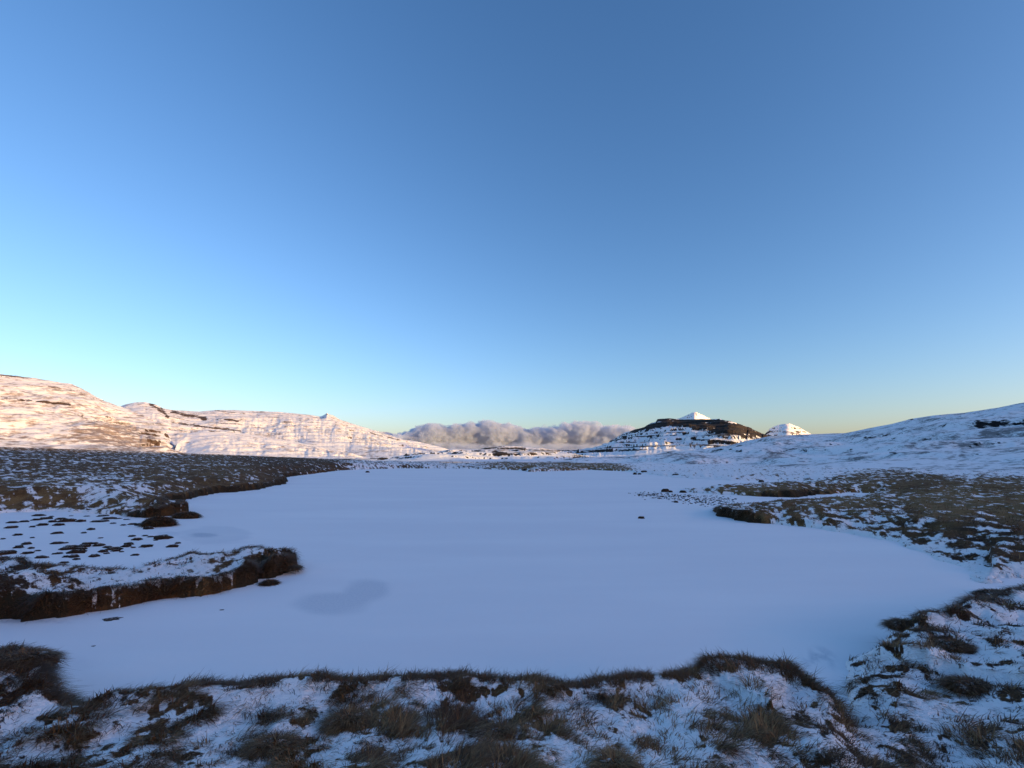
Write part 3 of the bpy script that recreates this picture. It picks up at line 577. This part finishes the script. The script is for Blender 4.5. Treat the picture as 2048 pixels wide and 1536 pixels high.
CL = [(265,463),(250,500),(390,478,2.),(415,447),(340,500),(190,510),(510,450),(560,480),(640,465),(335,548),(490,545),(530,525),(190,573),(75,485),(65,515),(105,558),(15,580),(155,610),(180,635),(110,630),(50,660,1.6),(20,668,1.8),(165,665),(220,650),(235,690,1.2),(260,690),(320,668,1.2),(345,665),(395,640,1.2),(420,630),(450,660,1.7),(430,685,1.2),(445,700),(385,685),(470,640),(490,625,1.2),(515,612),(550,608,1.4),(575,620),(600,655,1.2),(625,665),(630,630),(660,640),(680,650),(695,640),(710,655),(735,625,1.3),(755,610,1.4),(770,612),(780,630),(860,625),(790,675),(550,682),(370,722),(30,690),(340,607),(375,605),(590,575),(800,585),(770,565),(910,588),(950,577,1.8),(985,573),(880,568),(850,562),(1010,625),(1040,605),(820,500),(870,520),(780,495),(600,450),(690,465),(140,480),(300,450),(210,470),(430,470),(230,445),(600,480),(740,470),(720,500),(660,490),(470,478),(310,480),(360,465)]
cm = []
for k in range(7):
    V, Q, T = lump(700 + k, 1, .7, .6, 12, 5, 1.0, .2); cm.append(mesh_np('peat_clod', V, Q, T)); cm[-1].materials.append(MP)
def clod(x, y, s, label, k, rot, name='peat_clod', cat='peat clod', group='peat clods frozen into the ice', sz=1., m=None):
    o = bpy.data.objects.new(name, (m or cm)[k % 7]); COL.objects.link(o); o.location = (x, y, 0.0); o.scale = (s, s * .9, s * sz); o.rotation_euler.z = rot
    return tag(o, label, cat, group)
for i, c in enumerate(CL):
    px, py = c[0] / 2.926, c[1] / 2.926 + 880; s = (c[2] if len(c) > 2 else 1.) * rng.uniform(.5, 1.35); x, y = at(px, py)
    s = s * .011 * math.hypot(x, y) * .62
    lab = 'small flat dark peat clod frozen into the snowy bay behind the grassy spit'
    if c == (390,478,2.): lab = 'big dark peat clod near the far edge of the snowy bay'
    if c == (950,577,1.8): lab = 'long dark peat clod at the mouth of the snowy bay, nearest the open lake'
    if c == (20,668,1.8): lab = 'large dark peat slab at the left frame edge in the snowy bay'
    if c == (450,660,1.7): lab = 'largest dark peat clod in the cluster at the middle of the bay'
    grp = 'peat clods frozen into the ice'
    if lab.startswith('small flat'):
        if c[1] < 507: lab, grp = 'small flat dark peat clod strung along the far edge of the snowy bay', 'peat clods along the far edge of the bay'
        elif c[0] > 785: lab, grp = 'thin dark peat clod near the mouth of the snowy bay beside the open lake', 'peat clods at the mouth of the bay'
        elif c[1] < 600: lab, grp = 'lone flat peat clod in the emptier middle strip of the snowy bay', 'scattered peat clods in the middle of the bay'
        elif c[0] < 300: lab, grp = 'dark peat clod in the left end of the near cluster, by the grassy spit', 'peat clods at the left end of the near cluster'
        elif c[0] < 520: lab, grp = 'dark peat clod packed into the centre of the near cluster in the bay', 'peat clods in the centre of the near cluster'
        else: lab, grp = 'dark peat clod at the right end of the near cluster, off the spit', 'peat clods at the right end of the near cluster'
    clod(x, y, s, lab, i, rng.uniform(-.4, .4), group=grp, sz=.7)
for px, py, s, lab in ((225,1241,.12,'long dark sliver of peat in the ice under the near side of the grassy spit'),(190,1231,.05,'tiny dark peat fragment in the ice just under the spit bank'),(443,1221,.045,'tiny twig like fragment alone on the open ice off the spit'),(186,1293,.03,'speck of dark grass on the ice in front of the left corner tussock'),(239,1354,.04,'dark speck in the notch of the near bank'),(1612,1289,.04,'lone dark clod on the ice above the shaggy tussock row'),(1520,1286,.025,'short stalk sticking out of the ice above the near bank')):
    x, y = at(px, py); clod(x, y, s, lab, int(px) % 7, .2, sz=.5)
sm = []
for k in range(7):
    V, Q, T = lump(740 + k, 1, .8, .7, 12, 6, .5, .3); sm.append(mesh_np('boulder', V, Q, T, smooth=False)); sm[-1].materials.append(MP)
ST = [(1283,1037,.12,'single dark stone alone in the middle of the frozen lake'),(1330,984,.32,'largest boulder of the pair on the ice off the right hand spits'),(1341,985,.2,'smaller boulder touching the largest one on the ice'),(1366,986,.25,'dark stone at the very tip of the gravel spit'),
 (1352,1005,.12,'dark pebble standing out on the snowy gravel bar'),(1288,946,.55,'highest dark rock of the cluster on the far ice'),(1270,949,.4,'flat dark rock in the far ice, leftmost of its cluster'),(1279,949,.3,'small rock between two others in the far ice cluster'),(1310,947,.4,'dark rock in the far ice, just right of the cluster'),
 (1352,953,.5,'dark rock at the foot of the slope on the far right shore'),(1522,964,.3,'dark rock in the frozen inlet between the right hand spits'),(1440,973,.25,'small rock on the ice behind the gravel spit'),(1050,942,.6,'dark rock off the middle of the far shore'),(735,945,.35,'small dark rock in the ice by the far left shore')]
for i, (px, py, s, lab) in enumerate(ST):
    x, y = at(px, py); clod(x, y, s, lab, i, i * .7, 'boulder', 'rock', 'rocks standing in the ice', 1., sm)
# gravel bar
V0, Q0, T0 = lump(780, 1, .8, .5, 7, 4, .4, .3); VV = []; QQ = []; TT = []; k = 0
for i in range(520):
    u = rng.uniform(0, 1); px = 1275 + 190 * u + rng.normal(0, 8); py = 988 + 16 * u + rng.normal(0, 1) * (2 + 6 * u)
    if py > 1014 or py < 984: continue
    x, y = at(px, py); s = rng.uniform(.02, .07) * (1.5 if rng.uniform() < .08 else 1); c_, s_ = math.cos(i), math.sin(i)
    VV.append(np.stack([V0[:, 0] * c_ - V0[:, 1] * s_, V0[:, 0] * s_ + V0[:, 1] * c_, V0[:, 2]], -1) * s + (x, y, .0)); QQ.append(Q0 + k); TT.append(T0 + k); k += len(V0)
tag(link('gravel', mesh_np('gravel', np.concatenate(VV), np.concatenate(QQ), np.concatenate(TT)), MP), 'dark gravel showing through snow on the bar off the right shore', 'gravel', kind='stuff')
